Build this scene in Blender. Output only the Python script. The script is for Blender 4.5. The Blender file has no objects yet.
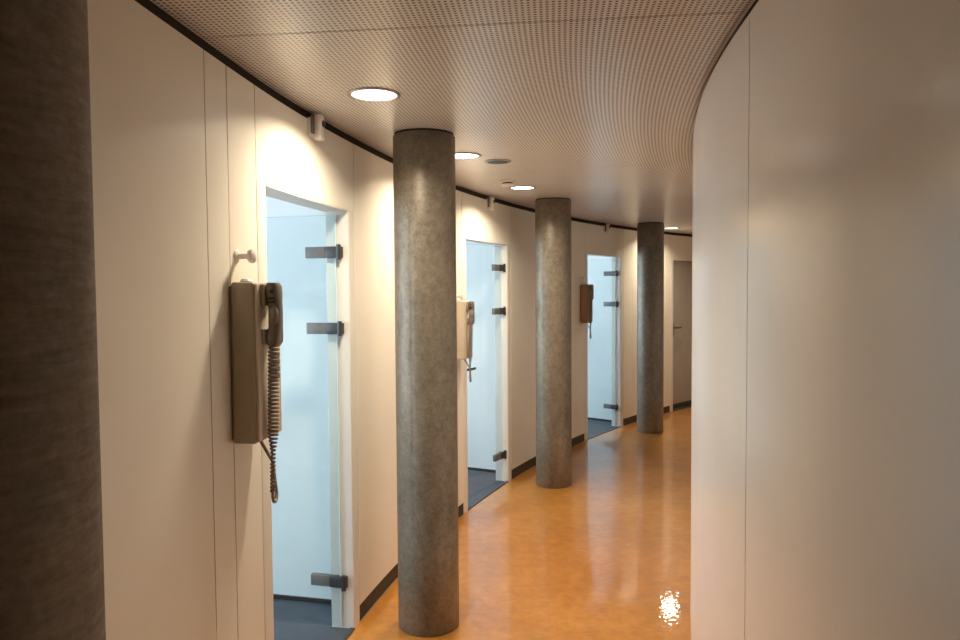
import bpy, bmesh, math
from mathutils import Vector, Matrix, Euler

SC = bpy.context.scene
COL = SC.collection
R = math.radians

# ------------------------------------------------------------------ camera
F_PX = 720.0
cam_d = bpy.data.cameras.new('camera')
cam_d.sensor_fit = 'HORIZONTAL'
cam_d.sensor_width = 36.0
cam_d.lens = 36.0 * F_PX / 960.0
cam_d.clip_start = 0.02
cam_d.clip_end = 100
cam = bpy.data.objects.new('camera', cam_d)
COL.objects.link(cam)
PITCH, ROLL = R(2.39), R(-0.40)
cam.matrix_world = (Matrix.Translation((0, 0, 1.65))
                    @ Matrix.Rotation(R(90) - PITCH, 4, 'X')
                    @ Matrix.Rotation(ROLL, 4, 'Z'))
SC.camera = cam

# ------------------------------------------------------------------ world, exposure
world = bpy.data.worlds.new('world')
SC.world = world
world.use_nodes = True
world.node_tree.nodes['Background'].inputs[0].default_value = (0.55, 0.75, 1.0, 1)
world.node_tree.nodes['Background'].inputs[1].default_value = 0.4
SC.view_settings.view_transform = 'Standard'
SC.view_settings.look = 'None'
SC.view_settings.gamma = 1
SC.view_settings.use_curve_mapping = False
SC.view_settings.exposure = 0.1
SC.cycles.max_bounces = 10
SC.cycles.diffuse_bounces = 6
SC.cycles.glossy_bounces = 5
SC.cycles.transparent_max_bounces = 12
SC.cycles.use_denoising = True
SC.cycles.caustics_reflective = False
SC.cycles.caustics_refractive = False

LAMP_W = 17.5          # watts of each lit downlight
LAMP_COL = (1.0, 0.86, 0.65)
LAMP_SPREAD = 146
DAY = 8.6              # radiance of the daylit windows
DAY_COL = (0.74, 0.89, 1.0)

# ------------------------------------------------------------------ polar plan of the curved corridor
CX, CY = 12.13, 0.77
R_OUT, R_IN, H = 13.03, 11.42, 2.40
R_COL = 12.67
STEP = 11.85           # degrees from one column to the next
STEP_W = 12.40         # degrees from one door to the next
BAY = {k: k * STEP_W for k in range(-3, 3)}
BAY[3] = 34.9          # the last bay is shorter


def lerp_table(p, tab):
    if p <= tab[0][0]: return tab[0][1]
    for (a, va), (b, vb) in zip(tab, tab[1:]):
        if p <= b:
            t = (p - a) / (b - a)
            t = t * t * (3 - 2 * t)
            return va + (vb - va) * t
    return tab[-1][1]


OUT_TAB = ((0, -0.030), (5, -0.022), (10, 0.0), (20, 0.022), (30, 0.012), (45, 0.0))
IN_TAB = ((6.7, 0.052), (17.0, -0.004))


def P(phi, r, z=0.0):
    # neither wall is a perfect circle: both wander by a few centimetres
    if r > 12.95: r += lerp_table(phi, OUT_TAB)
    if r < 11.60: r += lerp_table(phi, IN_TAB)
    a = R(phi)
    return Vector((CX - r * math.cos(a), CY + r * math.sin(a), z))


# ------------------------------------------------------------------ helpers
def tag(o, label=None, cat=None, group=None, kind=None):
    if label: o['label'] = label
    if cat: o['category'] = cat
    if group: o['group'] = group
    if kind: o['kind'] = kind
    return o


def obj(name, bm, mats, parent=None, smooth=35):
    bmesh.ops.recalc_face_normals(bm, faces=bm.faces)
    me = bpy.data.meshes.new(name)
    bm.to_mesh(me)
    bm.free()
    if not isinstance(mats, (list, tuple)):
        mats = [mats]
    for m in mats:
        me.materials.append(m)
    if smooth:
        me.polygons.foreach_set('use_smooth', [True] * len(me.polygons))
        me.set_sharp_from_angle(angle=R(smooth))
    o = bpy.data.objects.new(name, me)
    COL.objects.link(o)
    if parent is not None:
        o.parent = parent
    return o


def empty(name, loc=(0, 0, 0), rz=0.0):
    o = bpy.data.objects.new(name, None)
    o.empty_display_size = 0.1
    COL.objects.link(o)
    o.location = loc
    o.rotation_euler = (0, 0, rz)
    return o


def copy_tree(src, parent=None):
    c = src.copy()
    COL.objects.link(c)
    if parent is not None:
        c.parent = parent
    for ch in list(src.children):
        copy_tree(ch, c)
    return c


def pblock(bm, p0, p1, r0, r1, z0, z1, mi=0, step=0.5):
    """curved block between two bearings, two radii and two heights"""
    n = max(1, int(math.ceil(abs(p1 - p0) / step)))
    rows = []
    for i in range(n + 1):
        p = p0 + (p1 - p0) * i / n
        rows.append([bm.verts.new(P(p, r, z)) for r, z in ((r0, z0), (r1, z0), (r1, z1), (r0, z1))])
    fs = []
    for a, b in zip(rows, rows[1:]):
        for k in range(4):
            fs.append(bm.faces.new((a[k], a[(k + 1) % 4], b[(k + 1) % 4], b[k])))
    fs.append(bm.faces.new(rows[0]))
    fs.append(bm.faces.new(rows[-1][::-1]))
    for f in fs:
        f.material_index = mi


def box(bm, x0, x1, y0, y1, z0, z1, mi=0, bev=0.0, M=None, seg=2):
    b2 = bmesh.new()
    vs = [b2.verts.new((x, y, z)) for z in (z0, z1) for y in (y0, y1) for x in (x0, x1)]
    for q in ((0, 2, 3, 1), (4, 5, 7, 6), (0, 1, 5, 4), (2, 6, 7, 3), (0, 4, 6, 2), (1, 3, 7, 5)):
        b2.faces.new([vs[i] for i in q])
    if bev:
        bmesh.ops.bevel(b2, geom=b2.edges[:], offset=bev, segments=seg, affect='EDGES', profile=0.5)
    if M is not None:
        bmesh.ops.transform(b2, matrix=M, verts=b2.verts)
    _merge(bm, b2, mi)


def _merge(bm, b2, mi):
    mp = {v: bm.verts.new(v.co) for v in b2.verts}
    for f in b2.faces:
        nf = bm.faces.new([mp[v] for v in f.verts])
        nf.material_index = mi
    b2.free()


def lathe(bm, prof, n=48, M=None, mi=0):
    """profile of (radius, z) turned about z; radius 0 closes the end"""
    b2 = bmesh.new()
    rings = []
    for r, z in prof:
        if r < 1e-6:
            rings.append([b2.verts.new((0, 0, z))])
        else:
            rings.append([b2.verts.new((r * math.cos(2 * math.pi * i / n), r * math.sin(2 * math.pi * i / n), z))
                          for i in range(n)])
    for a, b in zip(rings, rings[1:]):
        for i in range(n):
            j = (i + 1) % n
            if len(a) == 1 and len(b) == 1:
                continue
            if len(a) == 1:
                b2.faces.new((a[0], b[j], b[i]))
            elif len(b) == 1:
                b2.faces.new((a[i], a[j], b[0]))
            else:
                b2.faces.new((a[i], a[j], b[j], b[i]))
    if M is not None:
        bmesh.ops.transform(b2, matrix=M, verts=b2.verts)
    _merge(bm, b2, mi)


def tube(bm, pts, rad, n=8, mi=0):
    pts = [Vector(p) for p in pts]
    rings = []
    up = Vector((0.13, 0.31, 0.94))
    for i, p in enumerate(pts):
        d = (pts[min(i + 1, len(pts) - 1)] - pts[max(i - 1, 0)]).normalized()
        a = d.cross(up)
        if a.length < 1e-4:
            a = d.cross(Vector((1, 0, 0)))
        a.normalize()
        b = d.cross(a)
        up = b.cross(d) if False else up
        rings.append([bm.verts.new(p + rad * (a * math.cos(2 * math.pi * k / n) + b * math.sin(2 * math.pi * k / n)))
                      for k in range(n)])
    for a, b in zip(rings, rings[1:]):
        for k in range(n):
            f = bm.faces.new((a[k], a[(k + 1) % n], b[(k + 1) % n], b[k]))
            f.material_index = mi
    bm.faces.new(rings[0])
    bm.faces.new(rings[-1][::-1])


# ------------------------------------------------------------------ materials
def mat(name):
    m = bpy.data.materials.new(name)
    m.use_nodes = True
    nt = m.node_tree
    return m, nt, nt.nodes['Principled BSDF']


def ramp(nt, fac, stops):
    n = nt.nodes.new('ShaderNodeValToRGB')
    while len(n.color_ramp.elements) < len(stops):
        n.color_ramp.elements.new(0.5)
    for e, (p, c) in zip(n.color_ramp.elements, stops):
        e.position = p
        e.color = (*c, 1)
    nt.links.new(fac, n.inputs[0])
    return n.outputs[0]


def noise(nt, vec, scale, detail=4, rough=0.55, stretch=None):
    n = nt.nodes.new('ShaderNodeTexNoise')
    n.inputs['Scale'].default_value = scale
    n.inputs['Detail'].default_value = detail
    n.inputs['Roughness'].default_value = rough
    if stretch:
        mp = nt.nodes.new('ShaderNodeMapping')
        mp.inputs['Scale'].default_value = stretch
        nt.links.new(vec, mp.inputs[0])
        vec = mp.outputs[0]
    nt.links.new(vec, n.inputs['Vector'])
    return n.outputs[0]


def objco(nt):
    return nt.nodes.new('ShaderNodeTexCoord').outputs['Object']


def bump(nt, h, strength, dist, target):
    b = nt.nodes.new('ShaderNodeBump')
    b.inputs['Strength'].default_value = strength
    b.inputs['Distance'].default_value = dist
    nt.links.new(h, b.inputs['Height'])
    nt.links.new(b.outputs[0], target)


def paint(name, col, rough=0.4, spec=0.5, var=0.04, metal=0.0, scale=6.0, coat=0.0):
    m, nt, b = mat(name)
    co = objco(nt)
    lo = tuple(c * (1 - var) for c in col)
    hi = tuple(min(1, c * (1 + var)) for c in col)
    c = ramp(nt, noise(nt, co, scale), [(0.3, lo), (0.7, hi)])
    nt.links.new(c, b.inputs['Base Color'])
    b.inputs['Roughness'].default_value = rough
    b.inputs['Specular IOR Level'].default_value = spec
    b.inputs['Metallic'].default_value = metal
    b.inputs['Coat Weight'].default_value = coat
    return m


M_WALL = paint('wall_paint', (0.77, 0.72, 0.63), 0.38, 0.4, 0.025, scale=2.5)
M_INNER = paint('satin_wall_panel', (0.80, 0.785, 0.76), 0.21, 0.65, 0.02, scale=2.0)
M_FRAME = paint('frame_paint', (0.72, 0.68, 0.62), 0.35, 0.5, 0.02)
M_BLACK = paint('black_shadow_gap', (0.022, 0.015, 0.011), 0.7, 0.2, 0.2)
M_SKIRT = paint('dark_skirting', (0.035, 0.026, 0.022), 0.5, 0.4, 0.2)
M_ROOM = paint('white_room_paint', (0.80, 0.82, 0.83), 0.6, 0.3, 0.02)
M_TAUPE = paint('taupe_door_paint', (0.36, 0.32, 0.28), 0.45, 0.4, 0.05)
M_STEEL = paint('brushed_steel', (0.16, 0.155, 0.15), 0.5, 0.4, 0.10, metal=0.3, scale=40)
M_DARKSTEEL = paint('dark_steel', (0.07, 0.07, 0.075), 0.4, 0.5, 0.1, metal=0.6, scale=40)
M_PHONE = paint('taupe_phone_plastic', (0.38, 0.335, 0.25), 0.45, 0.4, 0.04, scale=20)
M_PHONELIGHT = paint('beige_phone_plastic', (0.60, 0.52, 0.42), 0.4, 0.45, 0.03, scale=20)
M_HANDSET = paint('grey_handset_plastic', (0.17, 0.15, 0.135), 0.35, 0.5, 0.06, scale=30)
M_CORD = paint('grey_cord_rubber', (0.25, 0.22, 0.19), 0.45, 0.4, 0.08, scale=60)
M_BLK = paint('black_plastic', (0.012, 0.012, 0.012), 0.3, 0.5, 0.1, scale=60)
M_WHITE = paint('white_plastic', (0.74, 0.70, 0.66), 0.35, 0.5, 0.02, scale=20)
M_VENT = paint('olive_grey_grille', (0.035, 0.028, 0.018), 0.5, 0.4, 0.1, scale=30)
M_RING = paint('lamp_ring_metal', (0.33, 0.30, 0.27), 0.35, 0.5, 0.05, metal=0.5, scale=30)
M_PHONE3 = paint('brown_phone_plastic', (0.32, 0.19, 0.11), 0.4, 0.45, 0.08, scale=20)


def floor_material():
    m, nt, b = mat('orange_polished_floor')
    co = objco(nt)
    n1 = noise(nt, co, 1.6, 5, 0.6)
    n2 = noise(nt, co, 14.0, 6, 0.7)
    mx = nt.nodes.new('ShaderNodeMix')
    mx.inputs[0].default_value = 0.5
    nt.links.new(n1, mx.inputs[2])
    nt.links.new(n2, mx.inputs[3])
    c = ramp(nt, mx.outputs[0], [(0.30, (0.28, 0.103, 0.014)), (0.5, (0.43, 0.172, 0.026)), (0.70, (0.59, 0.27, 0.058))])
    nt.links.new(c, b.inputs['Base Color'])
    b.inputs['Roughness'].default_value = 0.32
    b.inputs['Specular IOR Level'].default_value = 0.5
    b.inputs['Coat Weight'].default_value = 0.8
    b.inputs['Coat Roughness'].default_value = 0.04
    h = noise(nt, co, 34.0, 3, 0.6)
    bump(nt, h, 0.25, 0.004, b.inputs['Normal'])
    h2 = noise(nt, co, 42.0, 1, 0.5)
    bump(nt, h2, 0.11, 0.004, b.inputs['Coat Normal'])
    return m


def carpet_material():
    m, nt, b = mat('slate_blue_carpet')
    co = objco(nt)
    n = noise(nt, co, 160.0, 3, 0.7)
    n2 = noise(nt, co, 5.0, 4, 0.6)
    mx = nt.nodes.new('ShaderNodeMix')
    mx.inputs[0].default_value = 0.5
    nt.links.new(n, mx.inputs[2])
    nt.links.new(n2, mx.inputs[3])
    c = ramp(nt, mx.outputs[0], [(0.3, (0.04, 0.048, 0.062)), (0.7, (0.085, 0.10, 0.125))])
    nt.links.new(c, b.inputs['Base Color'])
    b.inputs['Roughness'].default_value = 0.6
    bump(nt, n, 0.4, 0.002, b.inputs['Normal'])
    return m


def ceiling_material():
    """perforated acoustic board: a square grid of round holes that follows the curve of the corridor"""
    m, nt, b = mat('perforated_acoustic_board')
    co = objco(nt)
    sep = nt.nodes.new('ShaderNodeSeparateXYZ')
    nt.links.new(co, sep.inputs[0])

    def math_(op, a, b_=None):
        n = nt.nodes.new('ShaderNodeMath')
        n.operation = op
        for i, v in enumerate((a, b_)):
            if v is None: continue
            if isinstance(v, (int, float)): n.inputs[i].default_value = v
            else: nt.links.new(v, n.inputs[i])
        return n.outputs[0]
    x, y = sep.outputs[0], sep.outputs[1]
    rad = math_('SQRT', math_('ADD', math_('MULTIPLY', x, x), math_('MULTIPLY', y, y)))
    ang = math_('ARCTAN2', y, math_('MULTIPLY', x, -1))
    pitch = 0.0165
    u = math_('SUBTRACT', math_('FRACT', math_('DIVIDE', rad, pitch)), 0.5)
    v = math_('SUBTRACT', math_('FRACT', math_('MULTIPLY', ang, round(12.2 / pitch))), 0.5)
    d = math_('SQRT', math_('ADD', math_('MULTIPLY', u, u), math_('MULTIPLY', v, v)))
    c = ramp(nt, d, [(0.24, (0.06, 0.045, 0.037)), (0.31, (0.76, 0.715, 0.68))])
    nt.links.new(c, b.inputs['Base Color'])
    b.inputs['Roughness'].default_value = 0.30
    b.inputs['Specular IOR Level'].default_value = 0.5
    return m


def column_material(name, tint, streak, rough, metal):
    """cloudy bare metal-grey concrete with fine brushed streaks"""
    m, nt, b = mat(name)
    co = objco(nt)
    n1 = noise(nt, co, 5.0, 6, 0.65, (1, 1, 0.45))
    n2 = noise(nt, co, 30.0, 5, 0.7, streak)
    n3 = noise(nt, co, 90.0, 3, 0.7)
    mx = nt.nodes.new('ShaderNodeMix'); mx.inputs[0].default_value = 0.45
    nt.links.new(n1, mx.inputs[2]); nt.links.new(n2, mx.inputs[3])
    mx2 = nt.nodes.new('ShaderNodeMix'); mx2.inputs[0].default_value = 0.22
    nt.links.new(mx.outputs[0], mx2.inputs[2]); nt.links.new(n3, mx2.inputs[3])
    t = tint
    c = ramp(nt, mx2.outputs[0], [(0.36, tuple(k * 0.5 for k in t)), (0.5, t), (0.66, tuple(k * 1.65 for k in t))])
    nt.links.new(c, b.inputs['Base Color'])
    b.inputs['Roughness'].default_value = rough
    b.inputs['Metallic'].default_value = metal
    b.inputs['Specular IOR Level'].default_value = 0.5
    bump(nt, mx2.outputs[0], 0.25, 0.004, b.inputs['Normal'])
    return m


M_FLOOR = floor_material()
M_CARPET = carpet_material()
M_CEIL = ceiling_material()
M_COLUMN = column_material('cloudy_grey_column', (0.18, 0.15, 0.112), (1, 1, 1.0), 0.45, 0.25)
M_COLUMNDARK = column_material('dark_streaked_column', (0.27, 0.235, 0.20), (0.5, 0.5, 4.0), 0.7, 0.0)


def glass_material():
    m = bpy.data.materials.new('clear_door_glass')
    m.use_nodes = True
    nt = m.node_tree
    nt.nodes.clear()
    out = nt.nodes.new('ShaderNodeOutputMaterial')
    tr = nt.nodes.new('ShaderNodeBsdfTransparent')
    tr.inputs[0].default_value = (0.93, 0.965, 0.97, 1)
    gl = nt.nodes.new('ShaderNodeBsdfGlossy')
    gl.inputs['Roughness'].default_value = 0.02
    fr = nt.nodes.new('ShaderNodeFresnel')
    fr.inputs[0].default_value = 1.45
    mx = nt.nodes.new('ShaderNodeMixShader')
    geo = nt.nodes.new('ShaderNodeNewGeometry')      # reflect once, on the face the ray enters by
    sub = nt.nodes.new('ShaderNodeMath')
    sub.operation = 'SUBTRACT'
    sub.use_clamp = True
    nt.links.new(fr.outputs[0], sub.inputs[0])
    nt.links.new(geo.outputs['Backfacing'], sub.inputs[1])
    nt.links.new(sub.outputs[0], mx.inputs[0])
    nt.links.new(tr.outputs[0], mx.inputs[1])
    nt.links.new(gl.outputs[0], mx.inputs[2])
    nt.links.new(mx.outputs[0], out.inputs[0])
    return m


def emission(name, col, s):
    m = bpy.data.materials.new(name)
    m.use_nodes = True
    nt = m.node_tree
    nt.nodes.clear()
    out = nt.nodes.new('ShaderNodeOutputMaterial')
    e = nt.nodes.new('ShaderNodeEmission')
    e.inputs[0].default_value = (*col, 1)
    e.inputs[1].default_value = s
    nt.links.new(e.outputs[0], out.inputs[0])
    return m


M_GLASS = glass_material()
M_EDGE = paint('polished_glass_edge', (0.62, 0.74, 0.74), 0.15, 0.6, 0.03)
M_DAY = emission('daylit_window', DAY_COL, DAY)
M_LAMP = emission('lit_lamp_diffuser', (1.0, 0.93, 0.86), 5.0)

# ------------------------------------------------------------------ setting: floor, ceiling
PH0, PH1 = -30.0, 12.2 + BAY[3]
bm = bmesh.new()
pblock(bm, PH0, PH1, R_IN - 0.25, R_OUT, -0.12, 0.0)
tag(obj('floor', bm, M_FLOOR), kind='structure')
bm = bmesh.new()
pblock(bm, PH0, PH1, R_OUT, 16.3, -0.12, -0.001)
tag(obj('floor_carpet', bm, M_CARPET), kind='structure')

bm = bmesh.new()
JC = [6.12 - 2 * STEP + k * STEP for k in range(0, 7)]
edges = [PH0] + JC + [PH1]
for a, b in zip(edges, edges[1:]):
    pblock(bm, a + 0.012, b - 0.012, R_IN - 0.25, R_OUT + 0.13, H, H + 0.03)
pblock(bm, PH0, PH1, R_IN - 0.25, R_OUT + 0.13, H + 0.03, H + 0.10, 1)
bmesh.ops.transform(bm, matrix=Matrix.Translation((-CX, -CY, 0)), verts=bm.verts)
ceil = obj('ceiling', bm, [M_CEIL, M_BLACK])
ceil.location = (CX, CY, 0)
tag(ceil, kind='structure')
bm = bmesh.new()
pblock(bm, PH0, PH1, R_OUT + 0.131, 16.3, H + 0.2, H + 0.3)
pblock(bm, PH0, PH1, R_OUT + 0.131, R_OUT + 0.16, H, H + 0.2)
tag(obj('ceiling_rooms', bm, M_ROOM), kind='structure')

# ------------------------------------------------------------------ setting: left (outer) wall, panel by panel
GAP = 0.011            # half a panel joint in degrees (about 2.5 mm)
ZB, ZT = 0.085, 2.362
DOOR_A, DOOR_B, DOOR_L, DOOR_R, DOOR_Z = 8.07, 11.86, 7.70, 12.20, 2.035
T_WALL = 0.12
bm = bmesh.new()


def wall_panel(a, b, z0=ZB, z1=ZT):
    pblock(bm, a + GAP, b - GAP, R_OUT, R_OUT + 0.03, z0, z1)


for k in range(-3, 4):
    o = BAY[k]
    s0 = BAY.get(k - 1, o - STEP_W) + 12.2 - o          # where the bay before ends
    cuts = [s0, 3.2, 6.08, 6.74, DOOR_L]
    for a, b in zip(cuts, cuts[1:]):
        wall_panel(a + o, b + o)
    pblock(bm, s0 + o, DOOR_L + o, R_OUT + 0.03, R_OUT + T_WALL, 0.0, H, 0)
    if k < 0:
        wall_panel(DOOR_L + o, DOOR_R + o)
        pblock(bm, DOOR_L + o, DOOR_R + o, R_OUT + 0.03, R_OUT + T_WALL, 0.0, H, 0)
    else:
        wall_panel(DOOR_L + o, DOOR_R + o, DOOR_Z)
        pblock(bm, DOOR_L + o, DOOR_R + o, R_OUT + 0.03, R_OUT + T_WALL, DOOR_Z, H, 0)
tag(obj('wall_left', bm, M_WALL, smooth=25), kind='structure')

bm = bmesh.new()
pblock(bm, PH0, PH1, R_OUT + 0.012, R_OUT + 0.0295, ZT - 0.03, H - 0.001)
tag(obj('trim_1', bm, M_BLACK), kind='structure')
bm = bmesh.new()
for k in range(-3, 4):
    o = BAY[k]
    s0 = BAY.get(k - 1, o - STEP_W) + 12.2 - o
    pblock(bm, s0 + o, DOOR_L + o, R_OUT + 0.006, R_OUT + 0.0295, 0.0, ZB + 0.02)
    if k < 0:
        pblock(bm, DOOR_L + o, DOOR_R + o, R_OUT + 0.006, R_OUT + 0.0295, 0.0, ZB + 0.02)
tag(obj('baseboard_left', bm, M_SKIRT), kind='structure')

# right (inner) wall
bm = bmesh.new()
JR = [PH0] + [5.80 - 2 * STEP + k * STEP for k in range(0, 7)] + [PH1]
for a, b in zip(JR, JR[1:]):
    pblock(bm, a + 0.012, b - 0.012, R_IN - 0.02, R_IN, 0.0, ZT + 0.012)
pblock(bm, PH0, PH1, R_IN - 0.15, R_IN - 0.02, 0.0, H)
tag(obj('wall_right', bm, M_INNER, smooth=25), kind='structure')
bm = bmesh.new()
pblock(bm, PH0, PH1, R_IN - 0.0195, R_IN - 0.009, ZT - 0.01, H - 0.001)
tag(obj('trim_2', bm, M_BLACK), kind='structure')

# ends of the corridor and the rooms' outer wall, partitions, windows
bm = bmesh.new()
pblock(bm, PH0 - 0.5, PH0, R_IN - 0.15, 16.3, 0, H + 0.2)
tag(obj('wall_back', bm, M_WALL), kind='structure')
bm = bmesh.new()
pblock(bm, PH1, PH1 + 0.5, R_IN - 0.15, 16.3, 0, H + 0.2)
tag(obj('wall_front', bm, M_WALL), kind='structure')

bm = bmesh.new()
RO = 16.0
WIN_Z0, WIN_Z1 = 0.85, 2.30
wins = []
for k in range(-3, 4):
    a, b = 0.88 + k * STEP_W, 0.88 + (k + 1) * STEP_W
    w0, w1 = a + 1.6, b - 1.6
    pblock(bm, a, w0, RO, RO + 0.2, 0, H + 0.2)
    pblock(bm, w1, b, RO, RO + 0.2, 0, H + 0.2)
    pblock(bm, w0, w1, RO, RO + 0.2, 0, WIN_Z0)
    pblock(bm, w0, w1, RO, RO + 0.2, WIN_Z1, H + 0.2)
    if k >= -1:
        wins.append((w0, w1))
    else:
        pblock(bm, w0, w1, RO + 0.02, RO + 0.2, WIN_Z0, WIN_Z1)
tag(obj('wall_outer', bm, M_ROOM), kind='structure')
for i, (w0, w1) in enumerate(wins):
    bm = bmesh.new()
    fw = 0.22
    mid = (w0 + w1) / 2
    for a, b in ((w0, w0 + fw), (mid - fw / 2, mid + fw / 2), (w1 - fw, w1)):
        pblock(bm, a, b, RO + 0.06, RO + 0.13, WIN_Z0, WIN_Z1)
    for a, b in ((w0 + fw, mid - fw / 2), (mid + fw / 2, w1 - fw)):
        pblock(bm, a, b, RO + 0.06, RO + 0.13, WIN_Z0, WIN_Z0 + 0.05)
        pblock(bm, a, b, RO + 0.06, RO + 0.13, WIN_Z1 - 0.05, WIN_Z1)
    w = tag(obj('window_%d' % (i + 1), bm, M_FRAME), kind='structure')
    bm = bmesh.new()
    for a, b in ((w0 + fw, mid - fw / 2), (mid + fw / 2, w1 - fw)):
        pblock(bm, a, b, RO + 0.085, RO + 0.095, WIN_Z0 + 0.05, WIN_Z1 - 0.05, step=2)
    obj('pane', bm, M_DAY, w)

for k in range(-1, 5):
    ph = 0.88 + k * STEP_W
    bm = bmesh.new()
    pblock(bm, ph - 0.34, ph + 0.15, R_OUT + T_WALL + 0.001, RO - 0.001, 0.0, H + 0.199)
    o = tag(obj('wall_partition', bm, M_ROOM), kind='structure')
    bm = bmesh.new()
    pblock(bm, ph - 0.385, ph - 0.342, R_OUT + T_WALL + 0.002, RO - 0.002, 0.0, 0.022)
    tag(obj('baseboard_partition', bm, M_SKIRT), kind='structure')

# ------------------------------------------------------------------ doors
def make_door(k):
    off = BAY[k]
    root = empty('door_%d' % (k + 1), P(10 + off, R_OUT, 0))
    tag(root, kind='structure')
    inv = Matrix.Translation(-root.location)

    def part(name, bm_, m, parent=None, local=False):
        if not local:
            bmesh.ops.transform(bm_, matrix=inv, verts=bm_.verts)
        return obj(name, bm_, m, parent or root)
    bm = bmesh.new()
    for a, b in ((DOOR_L, DOOR_A), (DOOR_B, DOOR_R)):
        pblock(bm, a + GAP + off, b + off, R_OUT, R_OUT + T_WALL, 0.0, DOOR_Z)
    pblock(bm, DOOR_A + off, DOOR_B + off, R_OUT + 0.002, R_OUT + T_WALL, DOOR_Z - 0.006, DOOR_Z)
    es = [e for e in bm.edges if abs(e.verts[0].co.z - e.verts[1].co.z) > 1.5]
    bmesh.ops.bevel(bm, geom=es, offset=0.006, segments=3, affect='EDGES', profile=0.5)
    part('door_frame', bm, M_FRAME)
    bm = bmesh.new()
    pblock(bm, DOOR_A + off, DOOR_B + off, R_OUT - 0.004, R_OUT + 0.02, 0.0, 0.006)
    part('threshold', bm, M_DARKSTEEL)
    return root, part, off


def glass_door(k, swing):
    root, part, off = make_door(k)
    # the leaf stands open into the room, hinged on the far jamb; built along local +X from the hinge line
    hp = P(DOOR_B - 0.03 + off, R_OUT + 0.045, 0)
    a = R(DOOR_B + off)
    out = Vector((-math.cos(a), math.sin(a), 0))           # away from the corridor
    ang = math.atan2(out.y, out.x) + R(swing)
    M = Matrix.Translation(hp - root.location) @ Matrix.Rotation(ang, 4, 'Z')
    x0, x1, z0, z1 = 0.018, 0.82, 0.012, 2.012
    bm = bmesh.new()
    box(bm, x0, x1, -0.005, 0.005, z0, z1, 0)
    bmesh.ops.transform(bm, matrix=M, verts=bm.verts)
    leaf = part('glass_leaf', bm, M_GLASS, local=True)
    leaf['label'] = 'clear frameless glass leaf, ' + ('standing open into the room' if swing < 45 else 'closed')
    bm = bmesh.new()
    e = 0.0052
    box(bm, x0 - 0.002, x0 + 0.003, -e, e, z0, z1)
    box(bm, x0 + 0.003, x1, -e, e, z1 - 0.001, z1 + 0.002)
    bmesh.ops.transform(bm, matrix=M, verts=bm.verts)
    part('glass_edge', bm, M_EDGE, leaf, local=True)
    for zc in (1.835, 1.47, 0.235):
        bm = bmesh.new()
        box(bm, x0 + 0.055, x0 + 0.155, -0.014, 0.014, zc - 0.027, zc + 0.027, 0, 0.003)
        box(bm, -0.014, x0 + 0.053, -0.018, 0.018, zc - 0.027, zc + 0.027, 1, 0.003)
        lathe(bm, [(0, zc - 0.036), (0.011, zc - 0.036), (0.011, zc + 0.036), (0, zc + 0.036)], 16, mi=1,
              M=Matrix.Translation((-0.004, 0.02, 0)))
        bmesh.ops.transform(bm, matrix=M, verts=bm.verts)
        part('hinge', bm, [M_STEEL, M_DARKSTEEL], leaf, local=True)
    bm = bmesh.new()
    box(bm, x1 - 0.135, x1 - 0.065, -0.016, 0.016, 0.96, 1.09, 0, 0.003)
    for s in (-1, 1):
        box(bm, x1 - 0.225, x1 - 0.095, s * 0.050 - 0.008, s * 0.050 + 0.008, 1.03, 1.05, 0, 0.006)
        box(bm, x1 - 0.112, x1 - 0.096, min(0, s * 0.05), max(0, s * 0.05), 1.032, 1.048, 0, 0.003)
    bmesh.ops.transform(bm, matrix=M, verts=bm.verts)
    part('door_handle', bm, M_DARKSTEEL, leaf, local=True)


for k, sw in ((0, -2), (1, 87), (2, -2)):
    glass_door(k, sw)

# the last door, closed
root, part, off = make_door(3)
bm = bmesh.new()
pblock(bm, DOOR_A + 0.002 + off, DOOR_B - 0.002 + off, R_OUT + 0.05, R_OUT + 0.09, 0.075, DOOR_Z - 0.0065)
pblock(bm, DOOR_A + 0.002 + off, DOOR_B - 0.002 + off, R_OUT + 0.05, R_OUT + 0.09, 0.010, 0.075, 1)
leaf = part('door_leaf', bm, [M_TAUPE, M_SKIRT])
leaf['label'] = 'closed taupe leaf with dark kick strip'
bm = bmesh.new()
pa = DOOR_A + 0.35 + off
pblock(bm, pa - 0.09, pa + 0.09, R_OUT + 0.042, R_OUT + 0.0505, 1.00, 1.18)
pblock(bm, pa - 0.04, pa + 0.04, R_OUT + 0.0, R_OUT + 0.045, 1.11, 1.13)
pblock(bm, pa - 0.04, pa + 0.55, R_OUT - 0.012, R_OUT + 0.004, 1.11, 1.13)
part('door_handle', bm, M_DARKSTEEL, leaf)

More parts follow.
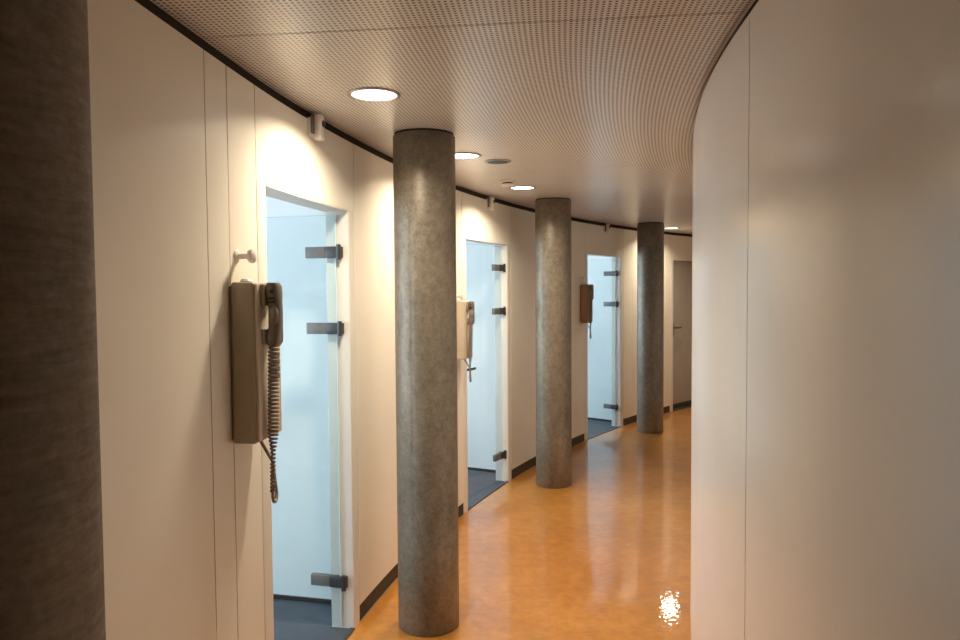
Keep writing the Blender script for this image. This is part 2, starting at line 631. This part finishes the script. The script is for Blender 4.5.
# ------------------------------------------------------------------ columns
def column(phi, m, label, seam_to, shift=0.0):
    root = empty('round_column', P(phi, R_COL + shift, 0))
    tag(root, label, 'column', 'round columns along the curved wall')
    rad, n, zt = 0.15, 120, H - 0.009
    bm = bmesh.new()
    rings = []
    zs = [0.0, 0.006] + [0.006 + (zt - 0.012) * i / 6 for i in range(1, 6)] + [zt - 0.006, zt]
    for i, z in enumerate(zs):
        rr = rad - (0.005 if i in (0, len(zs) - 1) else 0)
        ring = []
        for j in range(n):
            t = 2 * math.pi * j / n
            r_ = rr - (0.002 if j == 0 else 0)          # a cast joint runs down the shaft
            ring.append(bm.verts.new((r_ * math.cos(t), r_ * math.sin(t), z)))
        rings.append(ring)
    for a, b in zip(rings, rings[1:]):
        for j in range(n):
            bm.faces.new((a[j], a[(j + 1) % n], b[(j + 1) % n], b[j]))
    bm.faces.new(rings[0])
    bm.faces.new(rings[-1])
    sh = obj('shaft', bm, m, root, smooth=50)
    sh.rotation_euler = (0, 0, seam_to)
    bm = bmesh.new()
    lathe(bm, [(0, zt), (0.143, zt), (0.143, H), (0, H)], 64)
    nk = obj('neck', bm, M_BLACK, root)
    nk['label'] = 'black shadow gap under the ceiling'
    return root


column(-0.30, M_COLUMNDARK, 'dark streaked round column at the left edge of the photo, nearest the viewer', R(150), 0.005)
column(12.45, M_COLUMN, 'tall grey round column just past the nearest glass door with the large wall telephone', R(-112), 0.022)
column(12.73 + STEP + 0.05, M_COLUMN, 'grey round column in the middle of the row, just past the second glass door', R(-125), -0.005)
column(12.73 + 2 * STEP, M_COLUMN, 'farthest round column in view, beside the edge of the smooth right wall', R(-100), -0.03)

# ------------------------------------------------------------------ wall telephones
def place_on_wall(o, phi, z, r=R_OUT):
    """local +Y looks into the corridor, local +X back towards the viewer"""
    a = R(phi)
    o.location = P(phi, r, z)
    o.rotation_euler = (0, 0, math.atan2(-math.cos(a), -math.sin(a)))
    return o


def make_phone():
    root = empty('wall_telephone')
    # z = 0 at the bottom of the body, y = 0 at the wall
    bm = bmesh.new()
    w, dp, hh = 0.095, 0.088, 0.515
    box(bm, -w, w, 0.012, dp, 0, hh, 0, 0.008, seg=3)
    box(bm, -w + 0.012, w - 0.012, 0.0, 0.0125, 0.012, hh - 0.012, 0)
    obj('body', bm, M_PHONE, root)
    bm = bmesh.new()
    box(bm, -w + 0.006, w - 0.006, dp, dp + 0.010, 0.008, hh - 0.006, 0, 0.004)
    fp = obj('front_panel', bm, M_PHONELIGHT, root)
    # keypad on the panel
    bm = bmesh.new()
    for r_ in range(4):
        for c in range(3):
            xk, zk = -0.066 + c * 0.020, 0.20 + r_ * 0.024
            box(bm, xk - 0.007, xk + 0.007, dp + 0.0095, dp + 0.014, zk - 0.008, zk + 0.008, 0, 0.002)
    kp = obj('keypad', bm, M_HANDSET, fp)
    # handset hanging on the panel, ear end up
    bm = bmesh.new()
    prof = []
    N = 18
    ztop, zbot = hh - 0.002, hh - 0.205
    for i in range(N + 1):
        t = i / N
        z = ztop + (zbot - ztop) * t
        end = min(t, 1 - t)
        bulge = 1.0 if end < 0.24 else 0.0
        if 0.18 < end < 0.30:
            bulge = 1 - (end - 0.18) / 0.12
        y0 = dp + 0.020 + 0.006 * (1 - bulge) 
        y1 = dp + 0.064 + 0.004 * math.sin(math.pi * t)
        hw = 0.020 + 0.008 * bulge
        if t < 0.001 or t > 0.999:
            hw *= 0.82; y0 += 0.005; y1 -= 0.007
        prof.append((z, y0, y1, hw))
    xc = 0.036
    rings = []
    for z, y0, y1, hw in prof:
        ym, yh = (y0 + y1) / 2, (y1 - y0) / 2
        ring = []
        for j in range(16):
            t = 2 * math.pi * (j + 0.5) / 16
            cx_ = math.copysign(abs(math.cos(t)) ** 0.6, math.cos(t))
            sy_ = math.copysign(abs(math.sin(t)) ** 0.6, math.sin(t))
            ring.append(bm.verts.new((xc + hw * cx_, ym + yh * sy_, z)))
        rings.append(ring)
    for a, b in zip(rings, rings[1:]):
        for j in range(16):
            bm.faces.new((a[j], a[(j + 1) % 16], b[(j + 1) % 16], b[j]))
    bm.faces.new(rings[0]); bm.faces.new(rings[-1])
    hs = obj('handset', bm, M_HANDSET, root, smooth=50)
    # cradle behind the ear end
    bm = bmesh.new()
    box(bm, xc - 0.034, xc + 0.034, dp + 0.0095, dp + 0.024, ztop - 0.075, ztop - 0.004, 0, 0.004)
    obj('cradle', bm, M_PHONE, root)
    bm = bmesh.new()
    box(bm, xc - 0.030, xc + 0.030, dp + 0.0095, dp + 0.022, zbot + 0.005, zbot + 0.055, 0, 0.004)
    obj('cradle', bm, M_PHONE, root)
    # marks on the near side of the ear end: round socket and two bars; an oval rest lower down
    bm = bmesh.new()
    Mx = Matrix.Translation((xc + 0.0275, dp + 0.046, ztop - 0.028)) @ Matrix.Rotation(R(90), 4, 'Y')
    lathe(bm, [(0, 0), (0.0065, 0), (0.0065, 0.0035), (0, 0.0035)], 20, Mx)
    for zz in (0.050, 0.062):
        box(bm, xc + 0.0275, xc + 0.0305, dp + 0.034, dp + 0.056, ztop - zz - 0.003, ztop - zz + 0.003)
    obj('handset_marks', bm, M_BLK, hs)
    bm = bmesh.new()
    Mx = (Matrix.Translation((xc + 0.024, dp + 0.052, ztop - 0.105)) @ Matrix.Rotation(R(90), 4, 'Y')
          @ Matrix.Diagonal((1.9, 1.0, 1, 1)))
    lathe(bm, [(0, 0), (0.016, 0), (0.016, 0.004), (0.012, 0.010), (0, 0.013)], 28, Mx)
    obj('thumb_rest', bm, M_CORD, hs)
    # coiled cord: down from the handset, a loop at the bottom, back up to the body
    bm = bmesh.new()
    x0, y0c = xc + 0.004, dp + 0.040
    pts = []
    z_hi, z_lo = zbot + 0.004, -0.165
    turns, steps = 38, 38 * 14
    for i in range(steps + 1):
        t = i / steps
        a = 2 * math.pi * turns * t
        rr = 0.0150 if t < 0.60 else max(0.0060, 0.0150 - 0.009 * (t - 0.60) / 0.12)
        z = z_hi + (z_lo - z_hi) * t
        pts.append((x0 + rr * math.cos(a), y0c - 0.012 * t + rr * math.sin(a), z))
    tube(bm, pts, 0.0038, 6)
    obj('coiled_cord', bm, M_CORD, root, smooth=80)
    bm = bmesh.new()
    pts = [(x0, y0c - 0.012, z_lo + 0.02), (x0, y0c - 0.012, z_lo - 0.01)]
    for i in range(1, 12):
        a = math.pi * i / 12
        pts.append((x0 - 0.022 + 0.022 * math.cos(a), y0c - 0.012 - 0.006 * i / 12, z_lo - 0.01 - 0.030 * math.sin(a)))
    pts += [(x0 - 0.044, y0c - 0.020, z_lo), (x0 - 0.050, y0c - 0.032, -0.08), (x0 - 0.054, y0c - 0.070, -0.02), (x0 - 0.055, 0.05, 0.004)]
    tube(bm, pts, 0.0055, 8)
    obj('cord_tail', bm, M_CORD, root, smooth=80)
    # small lamp dome on top of the body
    bm = bmesh.new()
    lathe(bm, [(0, hh - 0.002), (0.020, hh - 0.002), (0.020, hh + 0.004), (0.014, hh + 0.011), (0, hh + 0.014)], 24,
          Matrix.Translation((0.05, 0.045, 0)))
    obj('top_cap', bm, M_WHITE, root)
    return root


PG = 'telephones on the wall beside the glass doors'
ph = make_phone()
tag(ph, 'large taupe wall telephone with coiled cord beside the nearest glass door', 'telephone', PG)
place_on_wall(ph, 7.06, 1.165)
for k, lab in ((1, 'beige wall telephone beside the second glass door, partly hidden by the tall grey column'),
               (2, 'brown wall telephone beside the third and farthest glass door')):
    c = copy_tree(ph)
    c['label'] = lab
    place_on_wall(c, (7.20, 7.25, 7.45)[k] + k * STEP_W, (0, 1.16, 1.29)[k])
    c.scale = (0.8, 0.9, 0.8)
    for ch in c.children:
        if ch.name.startswith(('body', 'front_panel')):
            ch.material_slots[0].link = 'OBJECT'
            ch.material_slots[0].material = M_PHONELIGHT if k == 1 else M_PHONE3

# ------------------------------------------------------------------ white hooks above the telephones
def make_hook():
    root = empty('wall_hook')
    rx = Matrix.Rotation(R(-90), 4, 'X')
    bm = bmesh.new()
    lathe(bm, [(0, 0), (0.017, 0), (0.017, 0.004), (0.013, 0.007), (0, 0.007)], 28, rx)
    obj('wall_plate', bm, M_WHITE, root)
    bm = bmesh.new()
    lathe(bm, [(0, 0.006), (0.008, 0.006), (0.008, 0.034), (0.016, 0.040), (0.019, 0.047), (0.018, 0.054), (0.010, 0.059), (0, 0.060)],
          28, rx)
    obj('knob', bm, M_WHITE, root)
    return root


hk = make_hook()
tag(hk, 'white knob hook on the wall above the large nearest telephone', 'hook', 'hooks above the telephones')
place_on_wall(hk, 6.95, 1.765)
hk.scale = (1.25, 1.1, 1.25)
for k, lab in ((1, 'white knob hook above the telephone beside the second glass door'),
               (2, 'white knob hook above the telephone beside the farthest glass door')):
    c = copy_tree(hk)
    c['label'] = lab
    place_on_wall(c, 7.05 + k * STEP_W, (0, 1.605, 1.765)[k])

# ------------------------------------------------------------------ sensors over the doors
def make_sensor():
    root = empty('door_sensor')
    bm = bmesh.new()
    box(bm, -0.028, 0.052, 0.0, 0.012, -0.048, 0.030, 0, 0.003)
    obj('back_plate', bm, M_WHITE, root)
    bm = bmesh.new()
    box(bm, -0.026, 0.016, 0.010, 0.046, -0.055, 0.050, 0, 0.008, seg=3)
    obj('housing', bm, M_WHITE, root)
    bm = bmesh.new()
    rx = Matrix.Translation((-0.005, 0.042, 0.012)) @ Matrix.Rotation(R(-90), 4, 'X')
    lathe(bm, [(0, 0), (0.014, 0), (0.014, 0.007), (0.009, 0.011), (0, 0.012)], 24, rx)
    obj('lens', bm, M_BLK, root)['label'] = 'black round lens'
    bm = bmesh.new()
    for xx in (0.030, 0.046):
        box(bm, xx - 0.003, xx + 0.003, 0.012, 0.022, -0.035, 0.040, 0, 0.002)
    obj('bracket', bm, M_STEEL, root)
    return root


sn = make_sensor()
tag(sn, 'small white sensor box with black lens high over the nearest glass door', 'sensor', 'sensors over the doors')
place_on_wall(sn, 10.10, 2.338)
for k, lab in ((1, 'small white sensor box high over the second glass door'),
               (2, 'small sensor box high over the third and farthest glass door')):
    c = copy_tree(sn)
    c['label'] = lab
    place_on_wall(c, 10.10 + k * STEP_W, 2.338)

# ------------------------------------------------------------------ downlights
def make_downlight():
    root = empty('recessed_downlight')
    # z = 0 at the ceiling face
    bm = bmesh.new()
    lathe(bm, [(0.085, 0.0), (0.101, 0.0), (0.101, -0.003), (0.097, -0.006), (0.088, -0.006), (0.085, 0.0)], 64)
    obj('trim_ring', bm, M_RING, root)
    bm = bmesh.new()
    lathe(bm, [(0, -0.0015), (0.0855, -0.0015), (0.0855, -0.0005), (0, -0.0005)], 64)
    obj('diffuser', bm, M_LAMP, root)
    ld = bpy.data.lights.new('lamp', 'AREA')
    ld.shape = 'DISK'
    ld.size = 0.17
    ld.energy = LAMP_W
    ld.color = LAMP_COL
    ld.spread = R(LAMP_SPREAD)
    lo = bpy.data.objects.new('lamp', ld)
    COL.objects.link(lo)
    lo.parent = root
    lo.location = (0, 0, -0.004)
    return root


DG = 'round downlights in the perforated ceiling'
dl = make_downlight()
dl.location = P(9.15, 12.69, H)
tag(dl, 'round lit downlight nearest the viewer, over the first glass door', 'ceiling light', DG)
for phi, r, lab in ((15.05, 12.65, 'round lit downlight just behind the tall grey column'),
                    (21.1, 12.66, 'round lit downlight beside the white smoke detector'),
                    (40.0, 12.73, 'farthest lit downlight, beside the top of the farthest column')):
    c = copy_tree(dl)
    c.location = P(phi, r, H)
    c['label'] = lab

# ceiling speaker and smoke detector
root = empty('ceiling_speaker', P(16.1, 12.51, H))
tag(root, 'flat dark round ceiling speaker between two downlights', 'speaker')
bm = bmesh.new()
lathe(bm, [(0.062, 0), (0.078, 0), (0.078, -0.004), (0.064, -0.006), (0.062, 0)], 48)
obj('rim', bm, M_RING, root)
bm = bmesh.new()
lathe(bm, [(0.063, -0.0005), (0.063, -0.004), (0.03, -0.0065), (0, -0.007)], 48)
obj('grille', bm, M_VENT, root)

root = empty('smoke_detector', P(19.5, 12.66, H))
tag(root, 'white round smoke detector on the ceiling beside a lit downlight', 'smoke detector')
bm = bmesh.new()
lathe(bm, [(0, 0), (0.056, 0), (0.056, -0.012), (0.05, -0.014), (0, -0.014)], 40)
obj('base', bm, M_WHITE, root)
bm = bmesh.new()
lathe(bm, [(0, -0.013), (0.036, -0.013), (0.036, -0.024), (0, -0.024)], 40)
obj('chamber', bm, M_VENT, root)['label'] = 'dark slotted ring'
bm = bmesh.new()
lathe(bm, [(0, -0.0235), (0.046, -0.0235), (0.046, -0.029), (0.034, -0.040), (0.012, -0.044), (0, -0.044)], 40)
obj('cap', bm, M_WHITE, root)
